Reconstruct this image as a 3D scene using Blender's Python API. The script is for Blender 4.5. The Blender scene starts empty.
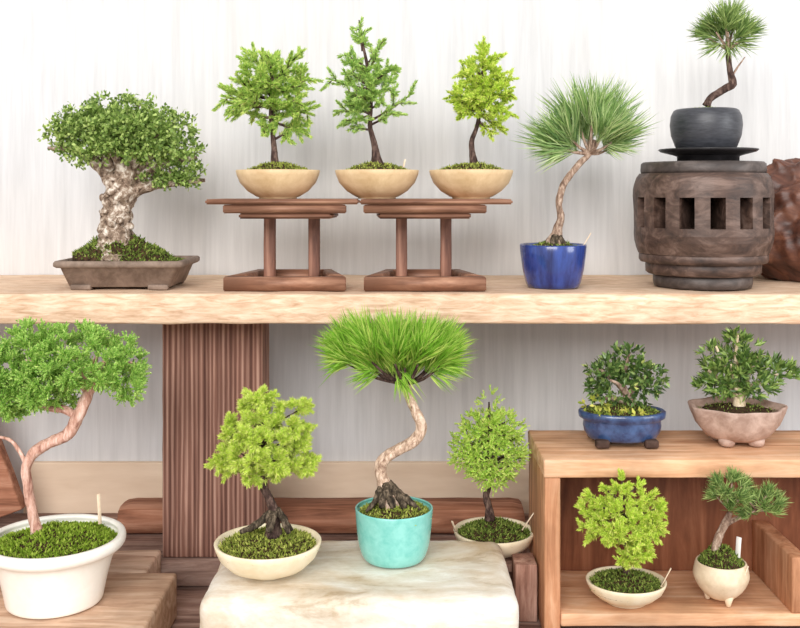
import bpy, bmesh, math, random
import numpy as np
from mathutils import Vector, noise
random.seed(7)
rng = np.random.default_rng(7)
scene = bpy.context.scene
COL = scene.collection
F = 1000.0            # focal length in pixels of the 800 px wide frame
ZC = 1.25             # eye height
PI = math.pi

def S(px, py, D):     # a point at distance D seen at (px, py)
    return Vector(((px-400)/F*D, D, ZC-(py-190)/F*D))
def Z(h): return ZC-h

# ------------------------------------------------------------------ materials
def new_mat(name):
    m = bpy.data.materials.new(name); m.use_nodes = True
    nt = m.node_tree; b = nt.nodes['Principled BSDF']
    return m, nt, b
def N(nt, t, **kw):
    n = nt.nodes.new(t)
    for k, v in kw.items():
        if k in n.inputs: n.inputs[k].default_value = v
        else: setattr(n, k, v)
    return n
def ramp(nt, stops, fac):
    r = nt.nodes.new('ShaderNodeValToRGB')
    el = r.color_ramp.elements
    while len(el) < len(stops): el.new(0.5)
    for e, (p, c) in zip(el, stops):
        e.position = p; e.color = (*c, 1)
    nt.links.new(fac, r.inputs['Fac']); return r
def srgb(r, g, b):
    f = lambda c: (c/255/12.92) if c/255 <= .04045 else ((c/255+.055)/1.055)**2.4
    return (f(r), f(g), f(b))
def coords(nt, scale=(1,1,1), loc=(0,0,0)):
    tc = nt.nodes.new('ShaderNodeTexCoord'); mp = nt.nodes.new('ShaderNodeMapping')
    mp.inputs['Scale'].default_value = scale; mp.inputs['Location'].default_value = loc
    nt.links.new(tc.outputs['Object'], mp.inputs['Vector']); return mp.outputs['Vector']
def noise_n(nt, vec, scale, detail=4, rough=.6, dist=0):
    n = nt.nodes.new('ShaderNodeTexNoise')
    n.inputs['Scale'].default_value = scale; n.inputs['Detail'].default_value = detail
    n.inputs['Roughness'].default_value = rough; n.inputs['Distortion'].default_value = dist
    nt.links.new(vec, n.inputs['Vector']); return n.outputs['Fac']
def bump(nt, b, height, strength=.3, dist=.002):
    n = nt.nodes.new('ShaderNodeBump'); n.inputs['Strength'].default_value = strength
    n.inputs['Distance'].default_value = dist
    nt.links.new(height, n.inputs['Height']); nt.links.new(n.outputs['Normal'], b.inputs['Normal'])
def mixc(nt, a, b_, fac, mode='MIX'):
    n = nt.nodes.new('ShaderNodeMix'); n.data_type = 'RGBA'; n.blend_type = mode
    for sock, v in ((n.inputs[6], a), (n.inputs[7], b_)):
        if isinstance(v, tuple): sock.default_value = (*v, 1)
        else: nt.links.new(v, sock)
    if isinstance(fac, float): n.inputs[0].default_value = fac
    else: nt.links.new(fac, n.inputs[0])
    return n.outputs[2]

def wood(name, dark, mid, light, axis='X', grain=60, stretch=14, rough=.7, bmp=.35, blotch=7, spec=.3, loc=(0,0,0), bl_amt=.8):
    m, nt, b = new_mat(name)
    sc = {'X': (1/stretch,1,1), 'Y': (1,1/stretch,1), 'Z': (1,1,1/stretch)}[axis]
    v = coords(nt, sc, loc)
    g = noise_n(nt, v, grain, 6, .65, .6)
    r = ramp(nt, [(.3, dark), (.5, mid), (.7, light)], g)
    bl = noise_n(nt, coords(nt, (1,1,1), loc), blotch, 4, .6, .4)
    rb = ramp(nt, [(.32, (.62,.6,.58)), (.65, (1.12,1.1,1.08))], bl)
    c = mixc(nt, r.outputs['Color'], rb.outputs['Color'], bl_amt, 'MULTIPLY')
    nt.links.new(c, b.inputs['Base Color'])
    b.inputs['Roughness'].default_value = rough; b.inputs['Specular IOR Level'].default_value = spec
    bump(nt, b, g, bmp, .0015); return m

def ceramic(name, c1, c2, rough=.4, scale=40, bmp=.1, spec=.5, coat=0, stretch=(1,1,1), lo=.35, hi=.65):
    m, nt, b = new_mat(name)
    f = noise_n(nt, coords(nt, stretch), scale, 5, .65, .3)
    r = ramp(nt, [(lo, c1), (hi, c2)], f)
    nt.links.new(r.outputs['Color'], b.inputs['Base Color'])
    b.inputs['Roughness'].default_value = rough; b.inputs['Specular IOR Level'].default_value = spec
    b.inputs['Coat Weight'].default_value = coat; b.inputs['Coat Roughness'].default_value = .12
    bump(nt, b, f, bmp, .001); return m

def leafmat(name, stops, rough=.5, trans=.35, spec=.3):
    m, nt, b = new_mat(name)
    geo = nt.nodes.new('ShaderNodeNewGeometry')
    r = ramp(nt, stops, geo.outputs['Random Per Island'])
    nt.links.new(r.outputs['Color'], b.inputs['Base Color'])
    b.inputs['Roughness'].default_value = rough; b.inputs['Specular IOR Level'].default_value = spec
    t = nt.nodes.new('ShaderNodeBsdfTranslucent')
    nt.links.new(r.outputs['Color'], t.inputs['Color'])
    mx = nt.nodes.new('ShaderNodeMixShader'); mx.inputs[0].default_value = trans
    nt.links.new(b.outputs[0], mx.inputs[1]); nt.links.new(t.outputs[0], mx.inputs[2])
    nt.links.new(mx.outputs[0], nt.nodes['Material Output'].inputs['Surface'])
    return m

def bark(name, dark, mid, light, scale=120, bmp=.6, stretch=(1,1,.45)):
    m, nt, b = new_mat(name)
    v = coords(nt, stretch)
    f = noise_n(nt, v, scale, 5, .7, .5)
    r = ramp(nt, [(.34, dark), (.5, mid), (.64, light)], f)
    nt.links.new(r.outputs['Color'], b.inputs['Base Color'])
    b.inputs['Roughness'].default_value = .85; b.inputs['Specular IOR Level'].default_value = .2
    bump(nt, b, f, bmp, .002); return m

M = {}
M['shelf'] = wood('shelf_wood', srgb(188,150,120), srgb(222,190,162), srgb(240,218,194), 'X', 150, 6, .85, .6, 6, .15, bl_amt=.4)
M['post'] = None
M['bench'] = wood('bench_wood', srgb(158,122,102), srgb(200,168,146), srgb(226,202,182), 'X', 70, 9, .75, .4, 8)
M['bench2'] = wood('bench_wood_brown', srgb(162,124,98), srgb(200,166,140), srgb(224,198,174), 'X', 60, 8, .75, .4, 8, loc=(3,1,2))
M['deck'] = wood('deck_wood', srgb(100,74,66), srgb(154,124,112), srgb(190,164,152), 'X', 70, 10, .8, .4, 8, loc=(1,5,2))
M['beam'] = wood('beam_wood', srgb(110,68,50), srgb(168,114,88), srgb(204,154,128), 'X', 60, 12, .75, .4, 6)
M['stand'] = wood('stand_wood', srgb(92,58,44), srgb(140,98,76), srgb(184,140,114), 'X', 70, 10, .55, .3, 9, .4)
M['standv'] = wood('stand_leg_wood', srgb(92,56,44), srgb(140,96,78), srgb(182,136,114), 'Z', 70, 10, .55, .3, 9, .4)
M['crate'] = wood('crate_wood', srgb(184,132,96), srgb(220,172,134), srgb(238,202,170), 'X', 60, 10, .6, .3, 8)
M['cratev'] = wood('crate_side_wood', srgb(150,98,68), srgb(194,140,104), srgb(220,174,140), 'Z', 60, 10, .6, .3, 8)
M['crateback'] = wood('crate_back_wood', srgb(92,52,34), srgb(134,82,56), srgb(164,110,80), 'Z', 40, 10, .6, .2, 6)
M['trestle'] = wood('trestle_wood', srgb(110,72,60), srgb(160,120,104), srgb(200,164,148), 'Z', 70, 9, .8, .4, 9)
M['burl'] = wood('burl_wood', srgb(44,22,16), srgb(92,54,40), srgb(140,92,70), 'X', 34, 2.5, .45, .8, 14, .5)
M['hub'] = wood('hub_wood', srgb(42,30,26), srgb(84,64,55), srgb(124,102,92), 'X', 60, 4, .5, .5, 12, .45)
M['hubdark'] = wood('hub_band', srgb(48,40,38), srgb(76,66,62), srgb(104,94,90), 'X', 60, 4, .5, .4, 12, .45)

# ridged post: raised weathered grain, vertical
m, nt, b = new_mat('ridged_post_wood')
v = coords(nt, (1,1,.03))
w = nt.nodes.new('ShaderNodeTexWave'); w.wave_type = 'BANDS'; w.bands_direction = 'X'
w.inputs['Scale'].default_value = 44; w.inputs['Distortion'].default_value = 5.5
w.inputs['Detail'].default_value = 3; w.inputs['Detail Scale'].default_value = 1.3
nt.links.new(v, w.inputs['Vector'])
g = noise_n(nt, v, 120, 5, .6, .3)
g3 = noise_n(nt, coords(nt, (1,1,.02)), 190, 3, .55, .1)
ms = nt.nodes.new('ShaderNodeMix'); ms.inputs[0].default_value = .75
nt.links.new(w.outputs['Fac'], ms.inputs[2]); nt.links.new(g3, ms.inputs[3])
r1 = ramp(nt, [(.2, srgb(78,48,40)), (.48, srgb(128,90,76)), (.75, srgb(190,152,134))], ms.outputs[0])
r2 = ramp(nt, [(.3, (.62,.58,.58)), (.7, (1.12,1.1,1.1))], g)
c = mixc(nt, r1.outputs['Color'], r2.outputs['Color'], .8, 'MULTIPLY')
nt.links.new(c, b.inputs['Base Color']); b.inputs['Roughness'].default_value = .75
b.inputs['Specular IOR Level'].default_value = .3
bump(nt, b, ms.outputs[0], .6, .002); M['post'] = m

# whitewashed wall with faint vertical brush marks
m, nt, b = new_mat('whitewashed_wall')
g = noise_n(nt, coords(nt, (1,1,.06)), 90, 4, .6, .2)
bl = noise_n(nt, coords(nt), 2.4, 3, .5, .3)
r1 = ramp(nt, [(.3, srgb(204,203,203)), (.7, srgb(220,219,219))], g)
r2 = ramp(nt, [(.35, (.95,.97,1.0)), (.65, (1.0,.98,.955))], bl)
nt.links.new(mixc(nt, r1.outputs['Color'], r2.outputs['Color'], .7, 'MULTIPLY'), b.inputs['Base Color'])
b.inputs['Roughness'].default_value = .9; b.inputs['Specular IOR Level'].default_value = .1
bump(nt, b, g, .12, .001); M['wall'] = m
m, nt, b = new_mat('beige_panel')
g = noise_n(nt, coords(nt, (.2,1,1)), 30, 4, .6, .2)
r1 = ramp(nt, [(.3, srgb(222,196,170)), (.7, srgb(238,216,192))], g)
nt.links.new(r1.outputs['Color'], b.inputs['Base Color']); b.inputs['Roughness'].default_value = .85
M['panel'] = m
m, nt, b = new_mat('white_weathered_block')
g = noise_n(nt, coords(nt, (.4,1,1)), 22, 9, .72, .3)
g2 = noise_n(nt, coords(nt), 8, 4, .6, .5)
r1 = ramp(nt, [(.36, srgb(190,174,152)), (.43, srgb(214,202,184)), (.52, srgb(224,215,201)), (.62, srgb(236,231,222))], g)
r2 = ramp(nt, [(.28, srgb(226,204,172)), (.5, (1,1,1))], g2)
nt.links.new(mixc(nt, r1.outputs['Color'], r2.outputs['Color'], .85, 'MULTIPLY'), b.inputs['Base Color'])
b.inputs['Roughness'].default_value = .9; b.inputs['Specular IOR Level'].default_value = .15
bump(nt, b, g, .6, .003); M['block'] = m
M['floor'] = wood('floor_wood', srgb(120,96,76), srgb(168,140,114), srgb(196,170,144), 'X', 20, 12, .6, .1, 2)

M['traypot'] = ceramic('brown_grey_clay', srgb(112,94,82), srgb(146,126,112), .7, 60, .25, .3)
M['tan'] = ceramic('tan_stoneware', srgb(196,164,122), srgb(222,194,154), .5, 30, .1, .35)
M['cream'] = ceramic('cream_stoneware', srgb(232,214,178), srgb(244,232,204), .45, 30, .08, .4)
M['eggclay'] = ceramic('pale_beige_clay', srgb(214,192,160), srgb(236,218,190), .6, 40, .15, .35)
M['white'] = ceramic('white_glaze', srgb(240,236,226), srgb(250,247,240), .28, 20, .03, .5, .3)
M['teal'] = ceramic('turquoise_glaze', srgb(112,190,180), srgb(140,208,199), .22, 60, .05, .5, .5)
M['blue'] = ceramic('cobalt_glaze', srgb(20,32,88), srgb(50,76,152), .25, 50, .05, .5, .6, (1,1,.2))
M['bluegrey'] = ceramic('slate_blue_glaze', srgb(30,46,84), srgb(66,92,136), .3, 60, .08, .5, .4)
M['black'] = ceramic('black_stoneware', srgb(44,45,50), srgb(66,67,73), .42, 60, .12, .5, 0, (1,1,6))
M['blacks'] = ceramic('black_lacquer', srgb(24,23,25), srgb(40,38,40), .35, 40, .05, .5)
M['footclay'] = ceramic('dark_brown_foot_clay', srgb(52,38,32), srgb(84,64,56), .7, 60, .2, .2)
M['lobed'] = ceramic('mauve_brown_clay', srgb(156,128,114), srgb(196,170,156), .65, 50, .3, .3)
M['soil'] = ceramic('dark_soil', srgb(38,28,20), srgb(84,64,46), .95, 160, 1.0, .1)
M['tag'] = ceramic('label_wood', srgb(226,200,170), srgb(240,222,198), .7, 60, .05, .2)
M['tagw'] = ceramic('label_white', srgb(236,230,222), srgb(248,244,238), .6, 60, .05, .3)

M['barkelm'] = bark('pale_knotted_bark', srgb(58,42,34), srgb(150,128,110), srgb(232,220,206), 95, .9, (1,1,.9))
M['barkdark'] = bark('dark_bark', srgb(34,24,22), srgb(74,56,50), srgb(120,98,88), 170, .6)
M['barkpine'] = bark('grey_pine_bark', srgb(96,74,62), srgb(156,130,112), srgb(200,178,160), 170, .6)
M['barkpale'] = bark('pale_pine_bark', srgb(120,92,76), srgb(192,164,142), srgb(230,208,188), 170, .5)
M['barkpink'] = bark('pink_juniper_bark', srgb(146,98,84), srgb(202,158,140), srgb(232,200,186), 150, .5, (1,1,.25))
M['barkcream'] = bark('cream_bark', srgb(180,150,116), srgb(224,202,168), srgb(240,224,196), 150, .4)
M['root'] = bark('rooty_dark_bark', srgb(30,24,20), srgb(70,60,48), srgb(128,112,94), 200, .8)

def greens(name, a, b_, c, d=None, **kw):
    g = kw.pop('gain', 1.35)
    q = lambda c_: tuple(min(.9, x*g) for x in srgb(*c_))
    st = [(0, q(a)), (.5, q(b_)), (.95, q(c))]
    if d: st.append((1, q(d)))
    return leafmat(name, st, **kw)
M['lf_elm'] = greens('elm_leaf', (80, 104, 46), (126, 152, 74), (186, 204, 124), gain=1.25)
M['lf_spruce'] = greens('spruce_needle', (124, 158, 70), (164, 194, 92), (208, 224, 130))
M['lf_spruce2'] = greens('cool_spruce_needle', (116, 150, 76), (154, 186, 98), (198, 218, 128))
M['lf_lime'] = greens('lime_spruce_needle', (146, 174, 58), (188, 210, 82), (222, 234, 124))
M['lf_pine'] = greens('pine_needle', (98, 132, 78), (144, 174, 104), (200, 216, 160))
M['lf_pinedk'] = greens('dark_pine_needle', (82, 110, 58), (122, 148, 80), (178, 196, 124), gain=1.25)
M['lf_teal'] = greens('bright_pine_needle', (104, 150, 44), (148, 196, 70), (200, 226, 118))
M['lf_junip'] = greens('juniper_scale', (110, 150, 66), (150, 190, 90), (198, 222, 130))
M['lf_yel'] = greens('yellow_green_needle', (160, 186, 68), (196, 216, 94), (228, 236, 140))
M['lf_cyp'] = greens('cypress_spray', (142, 176, 74), (180, 210, 96), (214, 230, 132), gain=1.45)
M['lf_dark'] = greens('glossy_dark_leaf', (48,70,34), (78,106,50), (136,158,88), (190,196,110), gain=1.15, rough=.28, trans=.15, spec=.5)
M['lf_leafy'] = greens('glossy_leaf', (60, 84, 38), (98, 128, 58), (158, 180, 98), gain=1.15, rough=0.3, trans=0.22, spec=0.5)
M['lf_yleaf'] = greens('yellowing_leaf', (120,140,50), (188,188,84), (222,206,110))
M['moss'] = greens('moss_blade', (98, 110, 46), (134, 144, 62), (180, 184, 96), gain=1.2, rough=0.8, trans=0.2, spec=0.1)
M['mossdk'] = greens('dark_moss_blade', (72, 92, 38), (106, 124, 54), (150, 162, 82), gain=1.15, rough=0.8, trans=0.2, spec=0.1)
M['mossbr'] = greens('bright_moss_blade', (90, 114, 32), (124, 150, 46), (166, 184, 80), gain=1.2, rough=0.8, trans=0.2, spec=0.1)

# ------------------------------------------------------------------ mesh tools
class MB:
    def __init__(s): s.v = []; s.f = []; s.n = 0
    def add(s, verts, faces):
        k = s.n
        s.v.extend([tuple(p) for p in verts]); s.f.extend([tuple(i+k for i in f) for f in faces])
        s.n = len(s.v)
    def bm(s, bm):
        bm.verts.index_update()
        s.add([v.co.copy() for v in bm.verts], [[v.index for v in f.verts] for f in bm.faces]); bm.free()
    def build(s, name, mat, parent=None, smooth=True, origin=None):
        o0 = Vector((0,0,0))
        if parent is not None: o0 = Vector(ORG[parent.name])
        elif origin is not None: o0 = Vector(origin)
        me = bpy.data.meshes.new(name)
        a = np.array(s.v, dtype=float) - np.array(o0)
        me.from_pydata([tuple(p) for p in a], [], s.f); me.update()
        if smooth: me.polygons.foreach_set('use_smooth', [True]*len(me.polygons))
        me.materials.append(M[mat])
        o = bpy.data.objects.new(name, me); COL.objects.link(o)
        if parent is not None: o.parent = parent
        else: o.location = o0
        ORG[o.name] = tuple(o0)
        return o
ORG = {}
def thing(name, label, cat, loc, group=None):
    o = bpy.data.objects.new(name, None); o.empty_display_size = .03; COL.objects.link(o)
    o.location = loc; ORG[o.name] = tuple(loc); tag(o, label, cat, group); return o
def tag(o, label, cat, group=None, kind=None):
    if label: o['label'] = label
    if cat: o['category'] = cat
    if group: o['group'] = group
    if kind: o['kind'] = kind
    return o

def fnoise(p, s): return noise.noise(Vector(p)*s)

def board(mb, x0, x1, y0, y1, z0, z1, bev=.003, rough=0., cell=.02, nscale=25, seed=0, rot=None, segs=2):
    """a timber: bevelled, subdivided box whose faces are slightly worn"""
    bm = bmesh.new(); bmesh.ops.create_cube(bm, size=1)
    c = Vector(((x0+x1)/2, (y0+y1)/2, (z0+z1)/2)); d = Vector((x1-x0, y1-y0, z1-z0))
    for v in bm.verts: v.co = Vector((v.co.x*d.x, v.co.y*d.y, v.co.z*d.z))
    if rough > 0:
        for ax in range(3):
            nseg = max(1, min(60, int(d[ax]/cell)))
            for k in range(1, nseg):
                co = Vector((0,0,0)); co[ax] = -d[ax]/2 + d[ax]*k/nseg
                no = Vector((0,0,0)); no[ax] = 1
                bmesh.ops.bisect_plane(bm, geom=bm.verts[:]+bm.edges[:]+bm.faces[:], plane_co=co, plane_no=no)
    if bev > cell*.5 and rough > 0:
        hd = d/2-Vector((bev,)*3)
        for v in bm.verts:
            q = Vector([max(-hd[i], min(hd[i], v.co[i])) for i in range(3)]); e = v.co-q
            m_ = max(abs(e.x), abs(e.y), abs(e.z))
            if m_ > 1e-9: v.co = q+e.normalized()*m_
    elif bev > 0:
        ed = [e for e in bm.edges if len(e.link_faces) == 2 and e.calc_face_angle(0) > 1.0]
        bmesh.ops.bevel(bm, geom=ed, offset=bev, segments=segs, affect='EDGES', profile=.5)
    if rough > 0:
        bm.normal_update()
        for v in bm.verts:
            q = v.co + c + Vector((seed*3.1, seed*1.7, seed))
            v.co += v.normal*(rough*noise.noise(q*nscale) + .4*rough*noise.noise(q*nscale*3))
    for v in bm.verts:
        if rot is not None: v.co = rot @ v.co
        v.co += c
    mb.bm(bm)

def prism(mb, poly, z0, z1, bev=.0015):
    bm = bmesh.new()
    lo = [bm.verts.new((x, y, z0)) for x, y in poly]; hi = [bm.verts.new((x, y, z1)) for x, y in poly]
    n = len(poly)
    bm.faces.new(lo[::-1]); bm.faces.new(hi)
    for i in range(n): bm.faces.new((lo[i], lo[(i+1)%n], hi[(i+1)%n], hi[i]))
    bmesh.ops.recalc_face_normals(bm, faces=bm.faces[:])
    if bev: bmesh.ops.bevel(bm, geom=bm.edges[:], offset=bev, segments=2, affect='EDGES')
    mb.bm(bm)

def loft(mb, rings, cap0=True, cap1=True):
    n = len(rings[0]); v = [p for r in rings for p in r]; f = []
    for k in range(len(rings)-1):
        for i in range(n):
            j = (i+1) % n
            f.append((k*n+i, k*n+j, (k+1)*n+j, (k+1)*n+i))
    if cap0: f.append(tuple(range(n-1, -1, -1)))
    if cap1: f.append(tuple((len(rings)-1)*n+i for i in range(n)))
    mb.add(v, f)

def smooth_profile(pr, k=4):
    """Catmull-Rom through (r, z) points"""
    out = []
    for i in range(len(pr)-1):
        p0 = pr[max(i-1, 0)]; p1 = pr[i]; p2 = pr[i+1]; p3 = pr[min(i+2, len(pr)-1)]
        for j in range(k):
            t = j/k
            out.append(tuple(.5*((2*p1[a])+(-p0[a]+p2[a])*t+(2*p0[a]-5*p1[a]+4*p2[a]-p3[a])*t*t+(-p0[a]+3*p1[a]-3*p2[a]+p3[a])*t**3) for a in (0,1)))
    out.append(tuple(pr[-1])); return out

def lathe(mb, prof, c, n=56, sy=1., rf=None, wob=0., seed=0, smooth=0):
    """profile of (radius, height) about a vertical axis at c; sy flattens in depth"""
    if smooth: prof = smooth_profile(prof, smooth)
    rings = []
    for r, z in prof:
        ring = []
        for i in range(n):
            t = 2*PI*i/n
            k = rf(t, z) if rf else 1.
            if wob: k *= 1+wob*noise.noise(Vector((math.cos(t)*1.3+seed, math.sin(t)*1.3, z*12)))
            ring.append((c[0]+r*k*math.cos(t), c[1]+r*k*sy*math.sin(t), c[2]+z))
        rings.append(ring)
    loft(mb, rings)

def catmull(pts, rad, step):
    P = [Vector(p) for p in pts]; out = []; ro = []
    for i in range(len(P)-1):
        p0 = P[i-1] if i else P[i]*2-P[i+1]; p1 = P[i]; p2 = P[i+1]; p3 = P[i+2] if i+2 < len(P) else P[i+1]*2-P[i]
        k = max(2, int((p2-p1).length/step))
        for j in range(k):
            t = j/k
            out.append(.5*((2*p1)+(-p0+p2)*t+(2*p0-5*p1+4*p2-p3)*t*t+(-p0+3*p1-3*p2+p3)*t**3))
            ro.append(rad[i]*(1-t)+rad[i+1]*t)
    out.append(P[-1]); ro.append(rad[-1]); return out, ro

def tube(mb, pts, rad, n=10, step=.004, rough=0., nscale=120, flat=1.):
    P, R = catmull(pts, rad, step)
    u = None; rings = []
    for i, p in enumerate(P):
        d = (P[min(i+1, len(P)-1)]-P[max(i-1, 0)]).normalized()
        if u is None: u = d.orthogonal().normalized()
        u = (u-d*u.dot(d)).normalized(); w = d.cross(u)
        ring = []
        for k in range(n):
            t = 2*PI*k/n
            o = u*math.cos(t)+w*math.sin(t)
            q = p+o*R[i]
            rr = R[i]*(1+rough*(noise.noise(q*nscale)+.5*noise.noise(q*nscale*2.3)))
            ring.append(p+o*rr)
        rings.append(ring)
    loft(mb, rings)

# ------------------------------------------------------------------ foliage tools (numpy)
class Fol:
    def __init__(s): s.o = []; s.d = []; s.l = []; s.w = []; s.k = []
    def add(s, o, d, l, w, kind=0):
        n = len(o); s.o.append(np.asarray(o, float)); s.d.append(np.asarray(d, float))
        s.l.append(np.broadcast_to(l, n).astype(float)); s.w.append(np.broadcast_to(w, n).astype(float))
        s.k.append(np.full(n, kind))
    def build(s, name, mat, parent, droop=0., curl=.12):
        o = np.concatenate(s.o); d = np.concatenate(s.d); l = np.concatenate(s.l)[:,None]; w = np.concatenate(s.w)[:,None]; k = np.concatenate(s.k)
        d = d/np.linalg.norm(d, axis=1, keepdims=True)
        r = rng.normal(size=d.shape); sd = np.cross(d, r); sd /= np.linalg.norm(sd, axis=1, keepdims=True)
        nn = np.cross(sd, d)
        n = len(o)
        # blade: base, two shoulders, tip ; bent a little so it is not flat
        mid = np.where(k[:,None] == 1, .5, .45)
        b0 = o
        m1 = o+d*l*mid+sd*w*.5+nn*l*curl*.5
        m2 = o+d*l*mid-sd*w*.5+nn*l*curl*.5
        tp = o+d*l - nn*l*curl*.3 + np.array([0,0,-1])*droop*l
        mc = o+d*l*mid
        v = np.stack([b0, m1, mc, m2, tp], 1).reshape(-1, 3) - np.array(ORG[parent.name])
        idx = np.arange(n)*5
        tri = np.stack([np.stack([idx, idx+1, idx+2], 1), np.stack([idx, idx+2, idx+3], 1), np.stack([idx+1, idx+4, idx+2], 1), np.stack([idx+2, idx+4, idx+3], 1)], 1).reshape(-1)
        me = bpy.data.meshes.new(name)
        me.vertices.add(len(v)); me.vertices.foreach_set('co', v.reshape(-1).astype(np.float32))
        nt_ = len(tri)//3
        me.loops.add(len(tri)); me.loops.foreach_set('vertex_index', tri.astype(np.int32))
        me.polygons.add(nt_); me.polygons.foreach_set('loop_start', np.arange(0, len(tri), 3, dtype=np.int32))
        me.polygons.foreach_set('loop_total', np.full(nt_, 3, np.int32))
        me.update(calc_edges=True); me.validate()
        me.materials.append(M[mat])
        ob = bpy.data.objects.new(name, me); COL.objects.link(ob); ob.parent = parent
        ORG[ob.name] = ORG[parent.name]
        return ob

def rdir(n):
    a = rng.normal(size=(n,3)); return a/np.linalg.norm(a, axis=1, keepdims=True)
def shoot(fol, a, b, L, w, per_m=1600, spread=.9, fwd=.7, taper=.35, lat=0.):
    """a twig from a to b set with short needles all round"""
    a = np.array(a, float); b = np.array(b, float); ax = b-a; ln = np.linalg.norm(ax)
    if ln < 1e-6: return
    ax /= ln; n = max(8, int(per_m*ln))
    t = rng.random(n)**.85
    r = rdir(n); r -= (r@ax)[:,None]*ax; r /= np.linalg.norm(r, axis=1, keepdims=True)
    d = r*spread*(1-.5*t[:,None]) + ax*(fwd+.5*t[:,None])
    fol.add(a+ax*(ln*t)[:,None]+r*lat, d, L*(1-taper*t)*(.75+.5*rng.random(n)), w)
def tuft(fol, c, d, n, L, w, cone=1.0, jit=.0):
    """a spray of long needles from one bud"""
    d = np.array(d, float); d /= np.linalg.norm(d)
    r = rdir(n)*cone+d
    fol.add(np.array(c)+rdir(n)*jit, r, L*(.7+.4*rng.random(n)), w)
def blobpts(blobs, n, shell=.35):
    """points through a union of ellipsoids, denser to the outside"""
    vol = np.array([b[3]*b[4]*b[5] for b in blobs]); pr = vol**.75; pr /= pr.sum()
    k = rng.choice(len(blobs), n, p=pr)
    B = np.array(blobs)[k]
    u = rdir(n); rr = rng.random(n)**shell
    return B[:,:3]+u*rr[:,None]*B[:,3:6], u, rr
def moss(parent, c, rx, ry, h, mat, n=1500, L=.004, lump=.25, name='moss', peak=(0,0), seed=0, pw=1.0, base_mat='soil'):
    """domed cushion of moss; its short blades are one object"""
    mb = MB(); rings = []; nr, ns = 14, 40
    def top(u, t):
        x = u*math.cos(t); y = u*math.sin(t)
        hh = h*max(0, 1-((x-peak[0])**2+(y-peak[1])**2)**pw/ (1.0+peak[0]**2+peak[1]**2)**pw)
        hh *= 1+lump*noise.noise(Vector((x*3+seed, y*3, seed*.7)))
        return (c[0]+rx*x, c[1]+ry*y, c[2]+hh+.12*h*noise.noise(Vector((x*9, y*9, seed))))
    for k in range(nr):
        u = 1-k/(nr-.5)
        rings.append([top(u, 2*PI*i/ns) for i in range(ns)])
    rings.insert(0, [(p[0], p[1], c[2]-.006) for p in rings[0]])
    loft(mb, rings)
    base = mb.build(name, base_mat, parent)
    f = Fol(); uu = np.sqrt(rng.random(n)); tt = rng.random(n)*2*PI
    pts = np.array([top(u, t) for u, t in zip(uu, tt)])
    d = rng.normal(size=(n,3))*.55+np.array([0,0,.8])
    d[:,0] += .4*uu*np.cos(tt); d[:,1] += .4*uu*np.sin(tt)
    f.add(pts-np.array([0,0,L*.2]), d, L*(.6+.8*rng.random(n)), L*.45)
    g = f.build('moss_blades', mat, base)
    return base
def stick(name, parent, a, b, w, t, mat='tag', label=None):
    a = Vector(a); b = Vector(b); d = (b-a); ln = d.length; q = d.to_track_quat('Z', 'Y').to_matrix()
    mb = MB(); bm = bmesh.new(); bmesh.ops.create_cube(bm, size=1)
    for v in bm.verts: v.co = Vector((v.co.x*w, v.co.y*t, v.co.z*ln))
    bmesh.ops.bevel(bm, geom=bm.edges[:], offset=min(w, t)*.25, segments=1, affect='EDGES')
    for v in bm.verts: v.co = q @ v.co+(a+b)/2
    mb.bm(bm); o = mb.build(name, mat, parent)
    if label: o['label'] = label
    return o

# ------------------------------------------------------------------ setting
WY = 1.75
def structure(mb, name, mat): return tag(mb.build(name, mat, smooth=False), None, None, kind='structure')
mb = MB(); board(mb, -1.7, 1.7, WY, WY+.1, 0, 2.7, 0); structure(mb, 'wall_back', 'wall')
mb = MB(); board(mb, -1.7, 1.7, -.6, WY+.1, -.06, 0, 0); structure(mb, 'floor', 'floor')
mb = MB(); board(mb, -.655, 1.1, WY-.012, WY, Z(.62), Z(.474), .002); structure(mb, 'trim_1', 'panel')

# ------------------------------------------------------------------ timber furniture
SH = Z(.148); SF = 1.42      # top and front edge of the long shelf
mb = MB()
board(mb, -.95, 1.02, SF, WY-.002, SH-.0425, SH, .004, .0016, .017, 22, 3)
o = mb.build('shelf_plank', 'shelf', origin=(0, SF, SH-.0425))
tag(o, 'long raw pale timber shelf plank with a rough sawn front edge', 'shelf')
mb = MB(); board(mb, -.3617, -.209, 1.52, 1.60, Z(.56)+.0005, SH-.0442, .003, .0008, .02, 30, 1)
o = mb.build('wooden_post', 'post', origin=(-.285, 1.56, Z(.56)))
tag(o, 'thick brown wooden post with ridged vertical grain holding up the shelf', 'post')

# bench tiers
b = thing('low_bench', 'low dark plank bench carrying the white block and the loose planks', 'bench', (0, 1.45, 0))
mb = MB(); board(mb, -.98, 1.02, 1.505, 1.735, Z(.60)+.0022, Z(.56), .003, .001, .03, 20, 5)
tag(mb.build('riser_plank', 'deck', origin=(0, 1.62, Z(.60))), 'dark thick plank under the ridged post, raised behind the bench', 'plank')
mb = MB(); board(mb, -.98, 1.02, 1.335, 1.735, Z(.635), Z(.60), .003, .001, .03, 20, 6); mb.build('rear_plank', 'deck', b)
mb = MB(); board(mb, -.98, 1.02, 1.08, 1.332, Z(.635), Z(.60), .003, .001, .03, 20, 7); mb.build('front_plank', 'deck', b)
for x in (-.9, 0., .92):
    for y in (1.14, 1.66):
        mb = MB(); board(mb, x-.03, x+.03, y-.03, y+.03, 0, Z(.635), .003); mb.build('leg', 'deck', b)
mb = MB(); board(mb, -.97, -.358, 1.405, 1.50, Z(.60)+.0025, Z(.539), .004, .0012, .02, 25, 8)
tag(mb.build('bench_board', 'bench', origin=(-.66, 1.45, Z(.60))), 'shorter greyish plank lying behind the white pot on the bench', 'plank', 'loose planks under the white pot')
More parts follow.
